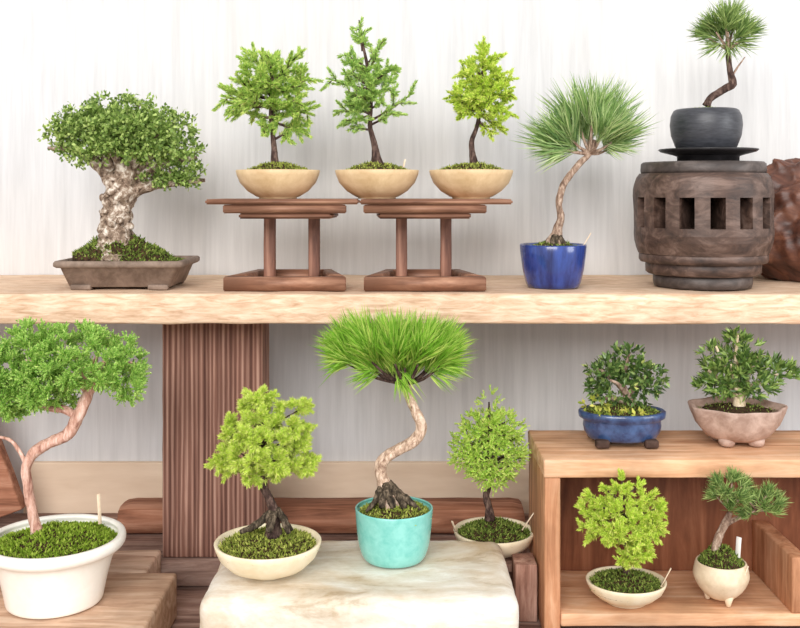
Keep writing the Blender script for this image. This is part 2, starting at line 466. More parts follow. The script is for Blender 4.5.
mb = MB(); board(mb, -.97, -.312, 1.10, 1.401, Z(.60)+.0025, Z(.535), .004, .0012, .02, 25, 9)
tag(mb.build('bench_board', 'bench2', origin=(-.64, 1.25, Z(.60))), 'wide brown front plank that the big white pot stands on', 'plank', 'loose planks under the white pot')
# beam on the bench by the wall
mb = MB(); board(mb, -.462, .205, 1.615, 1.69, Z(.56)+.001, Z(.5155), .012, .001, .02, 25, 2, segs=4)
tag(mb.build('timber_beam', 'beam', origin=(-.1, 1.65, Z(.56))), 'reddish brown timber beam lying along the wall behind the post', 'beam')
# leaning plank far left
from mathutils import Matrix
mb = MB(); board(mb, -.76, -.66, 1.64, 1.665, Z(.56)+.013, Z(.3), .003, .0008, .03, 25, 4, rot=Matrix.Rotation(-.36, 3, 'Y'))
zmin = min(v[2] for v in mb.v); mb.v = [(x, y, z-zmin+Z(.56)+.001) for x, y, z in mb.v]
LEAN = tag(mb.build('leaning_board', 'beam', origin=(-.66, 1.65, Z(.56))), 'dark red brown board leaning behind the white pot at the far left', 'board')

# white weathered block
mb = MB(); board(mb, -.2436, .144, 1.195, 1.415, Z(.60)+.002, Z(.491), .019, .0022, .0065, 20, 11, segs=7)
tag(mb.build('weathered_block', 'block', origin=(-.05, 1.3, Z(.60))), 'big white weathered block with rounded corners in the lower centre', 'block')

# trestle behind the block
t = thing('small_trestle', 'small grey brown wooden trestle between white block and crate', 'stand', (.145, 1.48, Z(.60)))
mb = MB(); board(mb, .068, .2, 1.432, 1.50, Z(.548), Z(.536), .002, .0006, .02); mb.build('top_board', 'trestle', t)
mb = MB(); board(mb, .1595, .1905, 1.385, 1.43, Z(.60)+.0012, Z(.519), .002, .0006, .02); mb.build('leg', 'trestle', t)
mb = MB(); board(mb, .178, .196, 1.4315, 1.45, Z(.60)+.0012, Z(.528), .002, .0006, .02); mb.build('peg', 'trestle', t)
mb = MB(); board(mb, .07, .10, 1.44, 1.49, Z(.60)+.0012, Z(.5482), .002, .0006, .02); mb.build('leg', 'trestle', t)
mb = MB(); board(mb, .1, .178, 1.45, 1.465, Z(.575), Z(.5482), .002); mb.build('stretcher', 'trestle', t)

# crate / open box
cr = thing('wooden_box_shelf', 'open brown wooden box shelf at the lower right with a dark back', 'box shelf', (.47, 1.41, Z(.60)))
CF, CB = 1.333, 1.5
mb = MB(); board(mb, .192, .80, CF, CB, Z(.384), Z(.36), .002, .0006, .02, 30, 1); mb.build('top_panel', 'crate', cr)
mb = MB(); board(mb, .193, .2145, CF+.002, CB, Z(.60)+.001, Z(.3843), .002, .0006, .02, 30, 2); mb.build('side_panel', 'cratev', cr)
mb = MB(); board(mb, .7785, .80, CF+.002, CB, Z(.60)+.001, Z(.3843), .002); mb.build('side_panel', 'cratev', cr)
mb = MB(); board(mb, .2148, .778, CF, CB-.014, Z(.582), Z(.565), .002, .0006, .02, 30, 3); mb.build('bottom_board', 'crate', cr)
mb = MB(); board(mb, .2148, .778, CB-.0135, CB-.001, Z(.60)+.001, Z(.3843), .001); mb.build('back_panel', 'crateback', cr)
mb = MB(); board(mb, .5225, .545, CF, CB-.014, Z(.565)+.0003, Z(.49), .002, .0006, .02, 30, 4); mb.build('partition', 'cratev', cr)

# two little display stands
def stand(cx, label, off=0):
    s = 1.455/F
    t = thing('display_stand', label, 'stand', ((cx-400)*s, 1.52, SH), 'small wooden display stands on the shelf')
    X = lambda px: (px-400)*s
    y0, y1 = 1.45, 1.59
    zt = Z(.0135); mb = MB()
    hw = 76.5*s; x = X(cx+off)
    prism(mb, [(x-hw, y0), (x+hw, y0), (x+hw-.004, y1), (x-hw+.004, y1)], zt-.0075, zt, .002); x = X(cx); mb.build('top_board', 'stand', t)
    mb = MB()   # apron under the top
    def frame(za, zb, wf, wb, ya, yb, th):
        A = [(x-wf, ya), (x+wf, ya), (x+wb, yb), (x-wb, yb)]
        prism(mb, [(x-wf, ya), (x+wf, ya), (x+wf-.004, ya+th), (x-wf+.004, ya+th)], za, zb)
        prism(mb, [(x-wb, yb-th), (x+wb, yb-th), (x+wb, yb), (x-wb, yb)], za, zb)
        for sg in (-1, 1):
            prism(mb, [(x+sg*wf, ya+th*.5), (x+sg*(wf-th*1.6), ya+th*.5), (x+sg*(wb-th*1.2), yb-th*.5), (x+sg*wb, yb-th*.5)][::sg], za, zb)
    frame(zt-.0205, zt-.008, 62*s, 40*s, y0+.004, y1-.006, .012); mb.build('apron', 'stand', t)
    mb = MB(); prism(mb, [(x-46*s, y0+.006), (x+46*s, y0+.006), (x+50*s, y0+.10), (x-50*s, y0+.10)], zt-.0285, zt-.021, .002); mb.build('lower_batten', 'stand', t)
    mb = MB(); frame(SH+.0006, SH+.0215, 61.5*s, 42*s, 1.4535, 1.60, .014); mb.build('base_frame', 'stand', t)
    for dx in (-22, 22.5):
        mb = MB(); s2 = 1.55/F; xx = X(cx)+dx*s2
        board(mb, xx-5.6*s2, xx+5.6*s2, 1.545, 1.563, SH+.0016, zt-.0083, .002, .0005, .02); mb.build('leg', 'standv', t)
    return t
stand(284.5, 'left of the two small reddish wooden stands, under the leftmost tan bowl', -2.5)
stand(425, 'right of the two small reddish wooden stands, under the rightmost tan bowl', 11)

# cart-wheel hub
HC = (S(702.5, 290, 1.53).x, 1.53); hz = SH; k = 1.53/F
hub = thing('wheel_hub', 'old dark wooden wheel hub with slots, standing on the shelf', 'wheel hub', (HC[0], HC[1], hz+.0008))
hz += .0008
def hp(y): return max(0, .1472-(y-190)*.001465)
def hs(y): return (292.2-y)*k
mb = MB(); lathe(mb, [(42*k,0),(47*k,.001),(48*k,hp(285)),(48*k,hp(279)),(46*k,hp(276.5)),(30*k,hp(276.5))], (HC[0],HC[1],hz), 60, wob=.012); mb.build('foot_ring', 'hubdark', hub)
mb = MB(); lathe(mb, [(30*k,hp(277)),(53*k,hp(277)),(55.5*k,hp(275)),(56*k,hp(267)),(55*k,hp(265)),(61*k,hp(264.5)),(62.5*k,hp(262)),(62.5*k,hp(257)),(61*k,hp(254)),(40*k,hp(254))], (HC[0],HC[1],hz), 60, wob=.015, seed=2); mb.build('stepped_collar', 'hub', hub)
mb = MB(); lathe(mb, [(40*k,hp(173)),(60*k,hp(173)),(60.5*k,hp(170)),(60*k,hp(163)),(58*k,hp(161)),(40*k,hp(161)),(0.5*k,hp(161.5))], (HC[0],HC[1],hz), 60, wob=.008, seed=4); mb.build('top_ring', 'hubdark', hub)
# slotted barrel
bmh = bmesh.new(); per, sub = 15, 8
prof = [(50,256),(62.5,255.5),(64.5,250),(66.5,243),(67.5,236),(67.5,228.5),(67.5,213),(67.5,197.5),(67.3,190),(66.5,184),(64.5,177),(61.5,172.8),(50,172.5)]
nA = per*sub; rows = []
for (r, y) in prof:
    row = []
    for i in range(nA):
        a = math.radians(-90-16.8-12-6) + 2*PI*i/nA
        rr = r*k*(1+.012*noise.noise(Vector((math.cos(a)*2, math.sin(a)*2, y*.05)))+.006*noise.noise(Vector((math.cos(a)*7, math.sin(a)*7, y*.06))))
        row.append(bmh.verts.new((HC[0]+rr*math.cos(a), HC[1]+rr*math.sin(a), hz+hp(y))))
    rows.append(row)
slots = {}
for j in range(len(prof)-1):
    for i in range(nA):
        i2 = (i+1) % nA
        inslot = (i % sub) < 4 and j in (5, 6)
        if inslot: slots.setdefault(i//sub, []).append((j, i, i2)); continue
        bmh.faces.new((rows[j][i], rows[j][i2], rows[j+1][i2], rows[j+1][i]))
for sidx in range(per):
    i0 = sidx*sub; cols = [rows_i for rows_i in range(i0, i0+5)]
    loop = [rows[5][c % nA] for c in cols]+[rows[6][cols[-1] % nA]]+[rows[7][c % nA] for c in cols[::-1]]+[rows[6][cols[0] % nA]]
    inn = []
    for v in loop:
        d = Vector((v.co.x-HC[0], v.co.y-HC[1])); q = d*.22
        inn.append(bmh.verts.new((HC[0]+q.x, HC[1]+q.y, v.co.z)))
    n_ = len(loop)
    for q in range(n_): bmh.faces.new((loop[q], loop[(q+1) % n_], inn[(q+1) % n_], inn[q]))
    bmh.faces.new(inn)
bmesh.ops.recalc_face_normals(bmh, faces=bmh.faces[:])
mb = MB(); mb.bm(bmh); ob = mb.build('slotted_barrel', 'hub', hub, smooth=False)

# saucer on the hub
sz = hz+hp(161)+.0008
mb = MB(); lathe(mb, [(28*k,0),(30*k,.0005),(30*k,hs(287)),(34*k,hs(285.6)),(46*k,hs(282.5)),(48.5*k,hs(280.6)),(48*k,hs(279.6)),(44*k,hs(281)),(28*k,hs(282.5)),(1*k,hs(282.5))], (S(708,0,1.53).x, 1.53, sz), 56)
tag(mb.build('saucer', 'blacks', origin=(S(708,0,1.53).x, 1.53, sz)), 'wide flat black saucer on top of the wheel hub', 'saucer')

# burl wood far right
bx, by = S(816, 0, 1.64).x, 1.64
bmh = bmesh.new(); bmesh.ops.create_icosphere(bmh, subdivisions=6, radius=1)
for v in bmh.verts:
    d = v.co.normalized(); q = d.copy()
    a = math.atan2(d.y, d.x)
    r = 1+.13*noise.noise(d*2.2+Vector((3,1,0)))+.09*noise.noise(d*5)+.045*abs(noise.noise(Vector((d.x*9, d.y*9, d.z*4))))
    x, y, z = d.x*r*.128, d.y*r*.085, d.z*r*.122
    z = max(min(z, .108+.018*noise.noise(d*7)), -.083)
    if z < -.05: x *= 1-.2*(-.05-z)/.033; y *= 1-.2*(-.05-z)/.033
    if z > .05: x *= 1+.12*(z-.05)/.04*max(0, noise.noise(d*6)+.5)
    v.co = Vector((bx+x, by+y, SH+.0845+z))
mb = MB(); mb.bm(bmh)
tag(mb.build('burl_wood', 'burl', origin=(bx, by, SH)), 'gnarled reddish brown lump of root wood at the far right of the shelf', 'driftwood')

# ------------------------------------------------------------------ potted trees
class Many:
    """branches, roots or twigs, each linked as a mesh of its own"""
    def __init__(s): s.m = []
    def new(s): s.m.append(MB()); return s.m[-1]
    def build(s, name, mat, parent):
        for q in s.m: q.build(name, mat, parent)
def T(D):
    k = D/F
    def f(px, py, dd=0): return S(px, py, D+dd*k)
    return f, k
def trunk(parent, pts, mat, n=10, rough=.12, name='trunk', D=None, label=None):
    f, k = T(D); mb = MB()
    tube(mb, [f(p[0], p[1], p[3] if len(p) > 3 else 0) for p in pts], [p[2]*k for p in pts], n, 2.2*k, rough, .11/k)
    o = mb.build(name, mat, parent)
    if label: o['label'] = label
    return o
def pot_lathe(parent, prof, c, mat, sy=1., n=60, rf=None, wob=.006, smooth=0, name='pot'):
    mb = MB(); lathe(mb, prof, c, n, sy, rf, wob, random.random()*9, smooth); return mb.build(name, mat, parent)
def grow(fol, tr, f, k, segs, D, needle, wid, per, side=3, ratio=.42, tw=1.6, mat='barkdark', fat=1., depthmix=.55, parent=None, ang=.75):
    """branches: each (x0,y0,x1,y1[,dd]) carries side twigs set with needles"""
    for sg in segs:
        x0, y0, x1, y1 = sg[:4]; dd = sg[4] if len(sg) > 4 else random.uniform(-1, 1)*depthmix*math.hypot(x1-x0, y1-y0)
        a = f(x0, y0, 0); b_ = f(x1, y1, dd); ax = b_-a; L = ax.length
        tb = tr.new()
        if tw: tube(tb, [a, a+ax*.5+Vector((0,0,-.03*L)), b_], [tw*k, tw*.7*k, tw*.3*k], 6, 5*k, .1, .1/k)
        shoot(fol, a+ax*.22, b_, needle*k, wid*k, per/k, .95*fat, .7)
        pl = ax.cross(Vector((rng.normal(), rng.normal(), rng.normal()))).normalized()
        for q in range(side):
            t = .35+.6*(q+random.random())/max(side, 1); s_ = -1 if q % 2 else 1
            o = a+ax*t
            dv = (ax.normalized()*.75+pl*s_*ang+Vector(rdir(1)[0])*.45).normalized()
            e = o+dv*L*ratio*(1.15-.5*t)
            if tw: tube(tb, [o, e], [tw*.5*k, tw*.25*k], 5, 8*k)
            shoot(fol, o+(e-o)*.1, e+dv*2*k, needle*k, wid*k, per/k, .9*fat, .7)

def fill(fol, f, k, D, blobs, n, ln, needle, wid, per, m=3, sp=.8, up=.25, shell=.4):
    """short bushy shoots through rounded masses of a crown"""
    B = [(f(x,y,dd).x, D+dd*k, f(x,y).z, a*k, g*k, c*k) for x,y,dd,a,g,c in blobs]
    P, u, rr = blobpts(B, n, shell)
    for c, uu in zip(P, u):
        for e in rdir(m)*sp+uu*.9+np.array([0,0,up]):
            e = e/np.linalg.norm(e)
            shoot(fol, c, c+e*ln*k*(.7+.6*random.random()), needle*k, wid*k, per/k, .95, .65)

def bowl_prof(r, h, foot):   # rounded shallow bowl with hollow
    return [(foot,0),(foot,.002),(foot+.06*r,.003),(.72*r,.26*h),(.9*r,.55*h),(.975*r,.82*h),(r,.97*h),(.985*r,h),(.94*r,.985*h),(.92*r,.9*h),(.85*r,.8*h),(.01,.78*h)]

# --- three spruces in tan bowls
def bowl_spruce(cx, label, D=1.52, r=42):
    g_, k = T(D); zb = Z(.0135)+.0005
    f = lambda x, y, dd=0: g_(cx+(x-cx)*.97, 168+(y-168)*.95, dd); base = (f(cx, 0).x, D, zb)
    t = thing('potted_spruce', label, 'bonsai', base, 'spruces in tan bowls on the small stands')
    h = (199-170.5)*k
    pot_lathe(t, bowl_prof(r*k, h, .45*r*k), base, 'tan')
    moss(t, (base[0], D, zb+h-.006), .9*r*k, .9*r*k, .0175, 'moss', 1600, .0042, .2, pw=.8, seed=cx)
    return t, f, k
t, f, k = bowl_spruce(278, 'wide spreading small spruce in a tan bowl, leftmost of three')
tr = trunk(t, [(277,170,8),(275,163,4.4),(274,148,2.8),(273,135,2.5),(271,115,2.1),(272,85,1.7),(268,55,.9)], 'barkdark', D=1.52)
fo = Fol(); br = Many()
seg = [(271,105,221,92,0),(272,98,236,76,-8),(272,80,250,47,5),(271,80,270,50,-6),(272,82,297,50,4),(272,92,309,74,-6),(273,100,314,112,3),(273,108,300,98,-22),
       (272,100,243,98,-22),(272,115,252,112,14),(274,120,306,128,4),(274,138,296,124,4),(274,122,262,128,-10),(271,75,286,68,-24),(272,95,258,72,-26),(272,90,288,88,24),(272,90,255,85,26),(272,75,275,62,22),
       (273,108,278,100,-30),(273,112,288,112,-20),(273,85,270,80,-30),(272,102,230,104,8),(272,95,228,88,12)]
grow(fo, br, f, k, seg, 1.52, 6.2, 1.1, 6.5, 5, .5, 1.5)
fill(fo, f, k, 1.52, [(270,80,0,24,30,26),(247,82,0,18,14,14),(294,80,0,16,24,16),(284,110,0,26,17,22),(252,60,0,10,12,10),(300,60,0,8,10,8),(232,94,0,12,8,8)], 70, 10, 5.4, .95, 6.5)
br.build('branch', 'barkdark', tr); fo.build('foliage', 'lf_spruce', t)
t, f, k = bowl_spruce(377, 'tall pointed small spruce in a tan bowl, middle one of three')
tr = trunk(t, [(379,170,10),(377,163,6),(375,148,3.4),(372,135,2.7),(370,125,2.2),(371,100,1.8),(368,70,1.8),(362,40,1.1),(359,20,.6)], 'barkdark', D=1.52)
fo = Fol(); br = Many()
seg = [(362,45,359,17,0),(366,60,383,34,3),(366,62,345,48,-3),(368,65,377,50,-10),(369,78,396,62,3),(369,85,327,74,4),(369,82,348,66,-8),(370,92,390,84,-6),(370,95,346,88,-12),
       (371,108,334,108,3),(371,112,342,120,-6),(371,128,352,124,5),(371,118,413,90,3),(372,122,392,110,-8),(370,95,372,80,-24),(370,100,362,92,-26),(370,90,356,58,14),(370,90,380,70,18),
       (371,105,383,98,-14),(371,105,352,100,16),(369,75,362,62,-16),(371,112,345,98,-10)]
grow(fo, br, f, k, seg, 1.52, 5.4, 1.0, 6.5, 4, .42, 1.3)
fill(fo, f, k, 1.52, [(368,82,0,18,26,18),(378,66,0,14,16,12),(358,102,0,16,14,14),(352,65,0,10,12,10),(383,88,0,10,8,10),(360,38,0,5,14,5)], 45, 9, 5, .95, 6.5)
br.build('branch', 'barkdark', tr); fo.build('foliage', 'lf_spruce2', t)
stick('plant_label', t, f(404,168,-8), f(406,159,-6), 2.2*k, .8*k)
t, f, k = bowl_spruce(471, 'narrow upright lime green small spruce in a tan bowl, rightmost of three')
tr = trunk(t, [(476,170,8),(474,163,4.6),(472,150,2.9),(472,140,2.5),(477,126,2.1),(481,105,1.8),(483,75,1.6),(484,45,.8)], 'barkdark', D=1.52)
fo = Fol(); br = Many()
seg = [(483,60,484,37,0),(483,68,500,50,2),(483,72,468,56,-3),(483,85,512,74,3),(482,80,460,68,3),(482,92,514,92,-5),(481,100,510,110,4),(481,102,455,96,-3),(480,110,452,88,6),(480,112,505,128,-3),
       (479,118,492,132,4),(480,112,458,110,8),(482,90,482,76,-22),(481,100,474,94,-24),(481,100,492,98,-22),(482,85,495,70,-14),(482,85,470,74,-14),(481,100,478,90,22),(481,92,496,84,20),(480,112,486,112,-18),(480,108,466,106,-12),(482,70,484,56,-10)]
grow(fo, br, f, k, seg, 1.52, 5.2, 1.0, 6.5, 5, .5, 1.2)
fill(fo, f, k, 1.52, [(482,78,0,18,26,18),(484,54,0,8,12,8),(472,95,0,14,18,14),(494,92,0,13,22,14),(494,118,0,13,14,10)], 100, 9, 5, .95, 6.5)
br.build('branch', 'barkdark', tr); fo.build('foliage', 'lf_lime', t)

# --- broad elm in a rectangular tray
D = 1.53; f, k = T(D)
cx = -.414; base = (cx, D, SH)
t = thing('potted_elm', 'broad umbrella shaped tree with thick pale trunk in a rectangular tray', 'bonsai', base)
def rrect(w, d, z, r=.006, n=4):
    out = []
    for (sx, sy, a0) in ((1,-1,-PI/2),(1,1,0),(-1,1,PI/2),(-1,-1,PI)):
        for q in range(n+1):
            a = a0+q/n*PI/2
            out.append((cx+sx*(w-r)+r*math.cos(a), D+sy*(d-r)+r*math.sin(a), SH+z))
    return out
W = .0955
mb = MB(); loft(mb, [rrect(W-.022,.052,.0045), rrect(W-.02,.054,.0055), rrect(W-.009,.061,.033), rrect(W-.003,.064,.0335), rrect(W,.067,.036), rrect(W,.067,.041), rrect(W-.002,.065,.0435), rrect(W-.008,.059,.0435), rrect(W-.010,.057,.038)])
pot = mb.build('tray_pot', 'traypot', t)
for sx in (-1, 1):
    for sy in (-1, 1):
        mb = MB(); xa = cx+sx*(W-.0235); xb = cx+sx*.042
        board(mb, min(xa,xb), max(xa,xb), D+sy*.0515-.006, D+sy*.0515+.006, SH+.0006, SH+.0085, .002); mb.build('foot', 'traypot', pot)
moss(t, (cx, D, SH+.039), W-.010, .056, .040, 'mossdk', 3400, .0055, .35, peak=(-.2,0), seed=3, pw=.75)
tr = trunk(t, [(118,262,36),(117,250,26),(117,240,18.5),(116,222,14.5),(117,208,14),(120,194,15.5),(124,180,17),(127,170,13)], 'barkelm', 18, .32, D=D)
fb = [[(116,188,9),(105,172,7),(88,157,5),(68,150,3),(48,148,1.6)], [(118,182,9),(108,160,6),(98,138,4.5),(86,120,2)], [(125,178,10),(126,150,6.5),(124,125,4),(128,106,1.5)],
      [(130,178,10),(146,160,6.5),(160,142,4.5),(172,122,2)], [(128,192,10),(148,186,6),(172,183,4),(205,180,2)], [(130,178,9),(152,168,5.5),(178,160,4),(197,158,2)],
      [(124,178,9,-6),(118,160,5,-9),(108,146,3.2,-14),(98,134,1.4,-16)], [(126,178,9,-6),(138,158,5,-9),(150,144,3.2,-13),(160,132,1.4,-15)], [(126,178,9,6),(132,150,6,25),(140,130,4,45)], [(120,178,9,6),(106,155,6,25),(95,140,4,42)]]
for q in fb:
    trunk(tr, q, 'barkelm', 10, .22, 'branch', D)
mb = Many()
for q in range(26):
    a = random.choice(fb); p = a[random.randint(1, 2)]; dd = p[3] if len(p) > 3 else 0
    e = f(p[0]+random.uniform(-22,22), p[1]+random.uniform(-28,-4), dd*.8+random.uniform(-8,10))
    tube(mb.new(), [f(p[0],p[1],dd), e], [2*k, .6*k], 6, 5*k, .1, .1/k)
mb.build('twig', 'barkelm', tr)
mb = Many()
for q in range(26):     # knots and burrs on the trunk
    a = random.uniform(-PI, 0); yy = random.uniform(176, 240); rr = 14.5*k
    c = f(118+(4 if yy < 195 else 0), yy)+Vector((rr*math.cos(a), rr*math.sin(a), 0))
    bm = bmesh.new(); bmesh.ops.create_icosphere(bm, subdivisions=2, radius=random.uniform(2.2,4.6)*k)
    for v in bm.verts: v.co = v.co*(1+.35*noise.noise(v.co*300+c*90))+c
    mb.new().bm(bm)
mb.build('knot', 'barkelm', tr)
B = [(f(x,y,dd).x, D+dd*k, f(x,y).z, a*k, g*k, c*k) for x,y,dd,a,g,c in [
  (122,115,0,48,42,19),(85,122,0,32,34,18),(158,127,0,36,36,18),(66,138,0,20,24,14),(178,152,0,24,30,17),(120,130,-30,52,18,20),(120,130,30,52,18,20),(192,172,0,17,20,11),(160,178,0,22,16,8),
  (90,148,0,22,24,11),(150,150,-25,30,16,16),(95,150,-28,24,14,14),(58,148,0,12,10,5),(182,180,0,22,14,6),(140,150,20,36,20,16),(112,146,-34,20,14,10),(142,152,-34,22,12,10),(124,132,-40,34,14,12),(75,158,-4,16,7,8),(62,130,-8,14,16,12)]]
P, u, rr = blobpts(B, 1150, .42)
fo = Fol()
for c, uu in zip(P, u):
    n = 13
    fo.add(c+rdir(n)*rng.random((n,1))*6.0*k, rdir(n)+uu*.7+np.array([0,0,.25]), 4.6*k*(.7+.6*rng.random(n)), 3.0*k, 1)
fo.build('foliage', 'lf_elm', t)

# --- pine in cobalt pot
D = 1.52; f, k = T(D); base = (f(553,0).x, D, SH+.0005)
t = thing('potted_pine', 'long needled pine leaning out of a cobalt blue pot on the shelf', 'bonsai', base)
h = 43*k
pot_lathe(t, [(24*k,0),(25.5*k,.001),(27.5*k,.12*h),(30.5*k,.42*h),(32.3*k,.75*h),(33.2*k,.97*h),(32.6*k,h),(30.6*k,.985*h),(29.5*k,.88*h),(.002,.86*h)], base, 'blue')
moss(t, (base[0], D, base[2]+.87*h), 29.5*k, 29.5*k, .012, 'mossdk', 900, .004, .3, seed=5)
tr = trunk(t, [(556,256,17),(555,246,12),(556,238,7.5),(558,228,4.4),(561,217,3.6),(559,203,3.3),(563,186,3.3),(570,175,3.4),(580,163,3.2),(589,154,2.8),(595,140,2)], 'barkpine', 12, .2, D=D)
mb = Many()
for q in [[(553,240,4),(546,247,3.5),(538,254,2.5)],[(558,238,4,-4),(566,246,3,-8),(572,252,2.4,-10)],[(555,236,4,-5),(554,246,4,-11),(552,254,3,-15)]]:
    tube(mb.new(), [f(p[0],p[1],p[3] if len(p)>3 else 0) for p in q], [p[2]*k for p in q], 8, 2*k, .25, .15/k)
mb.build('root', 'root', tr)
mb = Many(); tf = []
for (x,y,dd) in [(572,140,-4),(580,128,6),(592,122,-8),(604,128,5),(612,142,-5),(600,140,-18),(588,140,18),(575,150,4),(607,150,8),(562,148,0)]:
    tube(mb.new(), [f(590,153), f((590+x)/2,(153+y)/2+2,dd*.5), f(x,y,dd)], [2.2*k,1.6*k,1*k], 6, 4*k); tf.append((x,y,dd))
mb.build('branch', 'barkpine', tr)
fo = Fol()
for (x,y,dd) in tf:
    dx, dy = (x-590)/30, -(y-150)/30
    tuft(fo, f(x,y,dd), (dx*.75, dd/40, .6+dy*.5), 130, random.uniform(42,56)*k, 1.15*k, .6, 5*k)
tuft(fo, f(575,148), (-.9,0,.12), 60, 46*k, 1.2*k, .38, 4*k)
tuft(fo, f(572,150), (-.8,0,-.2), 36, 44*k, 1.2*k, .3, 4*k)
tuft(fo, f(608,146), (.9,0,.1), 50, 34*k, 1.2*k, .42, 4*k)
tuft(fo, f(604,146), (.8,-.2,-.2), 26, 27*k, 1.2*k, .4, 4*k)
fo.build('foliage', 'lf_pine', t, .04, .05)
stick('plant_label', t, f(579,253,0), f(591,233,0), .9*k, .9*k)

# --- pine in black pot on the saucer
D = 1.53; f, k = T(D); base = (f(706,0).x, D, sz+hs(281.5)+.0008)
t = thing('potted_pine', 'small pine with bare bent trunk in a round black bowl above the wheel hub', 'bonsai', base)
h = 41*k
pot_lathe(t, [(26*k,0),(27.5*k,.001),(30*k,.1*h),(34*k,.36*h),(35.2*k,.62*h),(34.2*k,.84*h),(31.5*k,.97*h),(29.5*k,h),(27.5*k,.97*h),(27*k,.88*h),(.002,.87*h)], base, 'black', smooth=0)
moss(t, (base[0], D, base[2]+.88*h), 27.5*k, 27.5*k, .0095, 'mossbr', 700, .0035, .2, seed=8)
tr = trunk(t, [(706,106,4.5),(710,99,3.6),(718,93,3.6),(727,88,4),(733,84,4.2),(731,76,3.2),(729,64,2.8),(728,52,2.6),(727,38,1.6)], 'barkdark', 10, .18, D=D)
mb = MB(); tube(mb, [f(731,78), f(737,68), f(745,57)], [1.3*k,1*k,.5*k], 6, 4*k); mb.build('side_twig', 'barkpine', tr)
tf = [(728,38,0),(716,32,-3),(740,32,4),(726,24,-10),(734,22,8),(708,38,4),(748,36,-3),(728,32,-14),(722,42,6),(738,42,-6)]
mb = Many()
for (x,y,dd) in tf: tube(mb.new(), [f(728,50), f((728+x)/2,(50+y)/2,dd/2), f(x,y,dd)], [1.8*k,1.3*k,.8*k], 6, 4*k)
mb.build('branch', 'barkpine', tr)
fo = Fol()
for (x,y,dd) in tf: tuft(fo, f(727+(x-728)*.82,y-3,dd), ((x-728)/26, dd/25, .5-(y-40)/40), 105, 25*k, 1.15*k, .75, 3*k)
for sg in (-1,1): tuft(fo, f(728+sg*8,44), (sg,0,-.2), 40, 24*k, 1.1*k, .55, 4*k)
tuft(fo, f(728,44), (0,-.5,-.35), 60, 20*k, 1.1*k, .8, 5*k)
fo.build('foliage', 'lf_pinedk', t, .02, .05)

# --- juniper in white pot
D = 1.30; f, k = T(D); base = (f(55,0).x, D, Z(.535)+.0015)
t = thing('potted_juniper', 'flat topped juniper with a winding pink trunk in a large white pot', 'bonsai', base)
R = 69*k; h = .085
pot_lathe(t, [(.05,0),(.058,.0005),(.0605,.003),(.062,.010),(.067,.034),(.0735,.056),(.079,.0665),(.085,.069),(.0888,.0735),(.0898,.079),(.088,.084),(.083,.085),(.079,.082),(.076,.073),(.002,.072)], base, 'white', smooth=3)
moss(t, (base[0], D, base[2]+.0725),   .0775, .0775, .015, 'mossbr', 6500, .0052, .9, seed=9, pw=1.2)
tr = trunk(t, [(40,541,8),(36,528,5.6),(31,505,4.8),(27,480,4.8),(27,464,5.2),(36,451,5.6),(52,442,5.8),(68,434,6.2),(77,418,6.2),(84,403,5.8),(89,390,5.5),(94,380,3)], 'barkpink', 14, .2, D=D)
jb = [[(74,414,4.5),(62,409,4.2),(48,408,3.6),(34,404,2.6),(14,396,1.4)], [(88,393,5),(102,378,3.4),(118,368,2.2),(132,362,1)], [(90,388,5),(94,370,3),(98,350,1.4)], [(88,390,5),(70,375,3.4),(48,365,2.2),(25,360,1)], [(89,390,4.5),(84,374,3,-10),(78,358,1.4,-16)], [(89,390,4.5),(98,372,3,-9),(108,356,1.2,-14)], [(89,390,4.5),(90,374,3,24),(94,360,2,44)], [(89,390,4.5),(68,374,3,24),(50,364,2,40)]]
for q in jb: trunk(tr, q, 'barkpink', 8, .18, 'branch', D)
trunk(tr, [(27,466,3),(20,452,2.2),(10,440,1.8),(-6,436,1.2)], 'barkpink', 8, .15, 'branch', D)
B = [(f(x,y,dd).x, D+dd*k, f(x,y).z, a*k, g*k, c*k) for x,y,dd,a,g,c in [
 (30,356,0,40,44,29),(75,358,0,44,46,29),(113,364,0,25,34,26),(0,368,0,34,36,30),(127,374,0,14,24,21),(10,392,0,32,30,22),(50,380,-20,36,24,19),(92,366,-24,36,22,18),(127,386,0,11,16,13),(36,394,-8,22,24,10),(-25,375,0,25,30,30),(0,396,0,30,22,24),(60,388,6,30,14,18),(124,382,-6,15,18,18)]]
P, u, rr = blobpts(B, 450, .22)
fo = Fol()
for c, uu in zip(P, u):
    for e in rdir(15)*.85+uu*.7+np.array([0,0,.45]):
        e = e/np.linalg.norm(e)
        shoot(fo, c, c+e*random.uniform(7,12)*k, 3.2*k, 1.15*k, 2.6/k, .7, .8)
fo.build('foliage', 'lf_junip', t)
stick('plant_label', t, f(100,524,30), f(98.5,494,32), 3.8*k, 1*k)

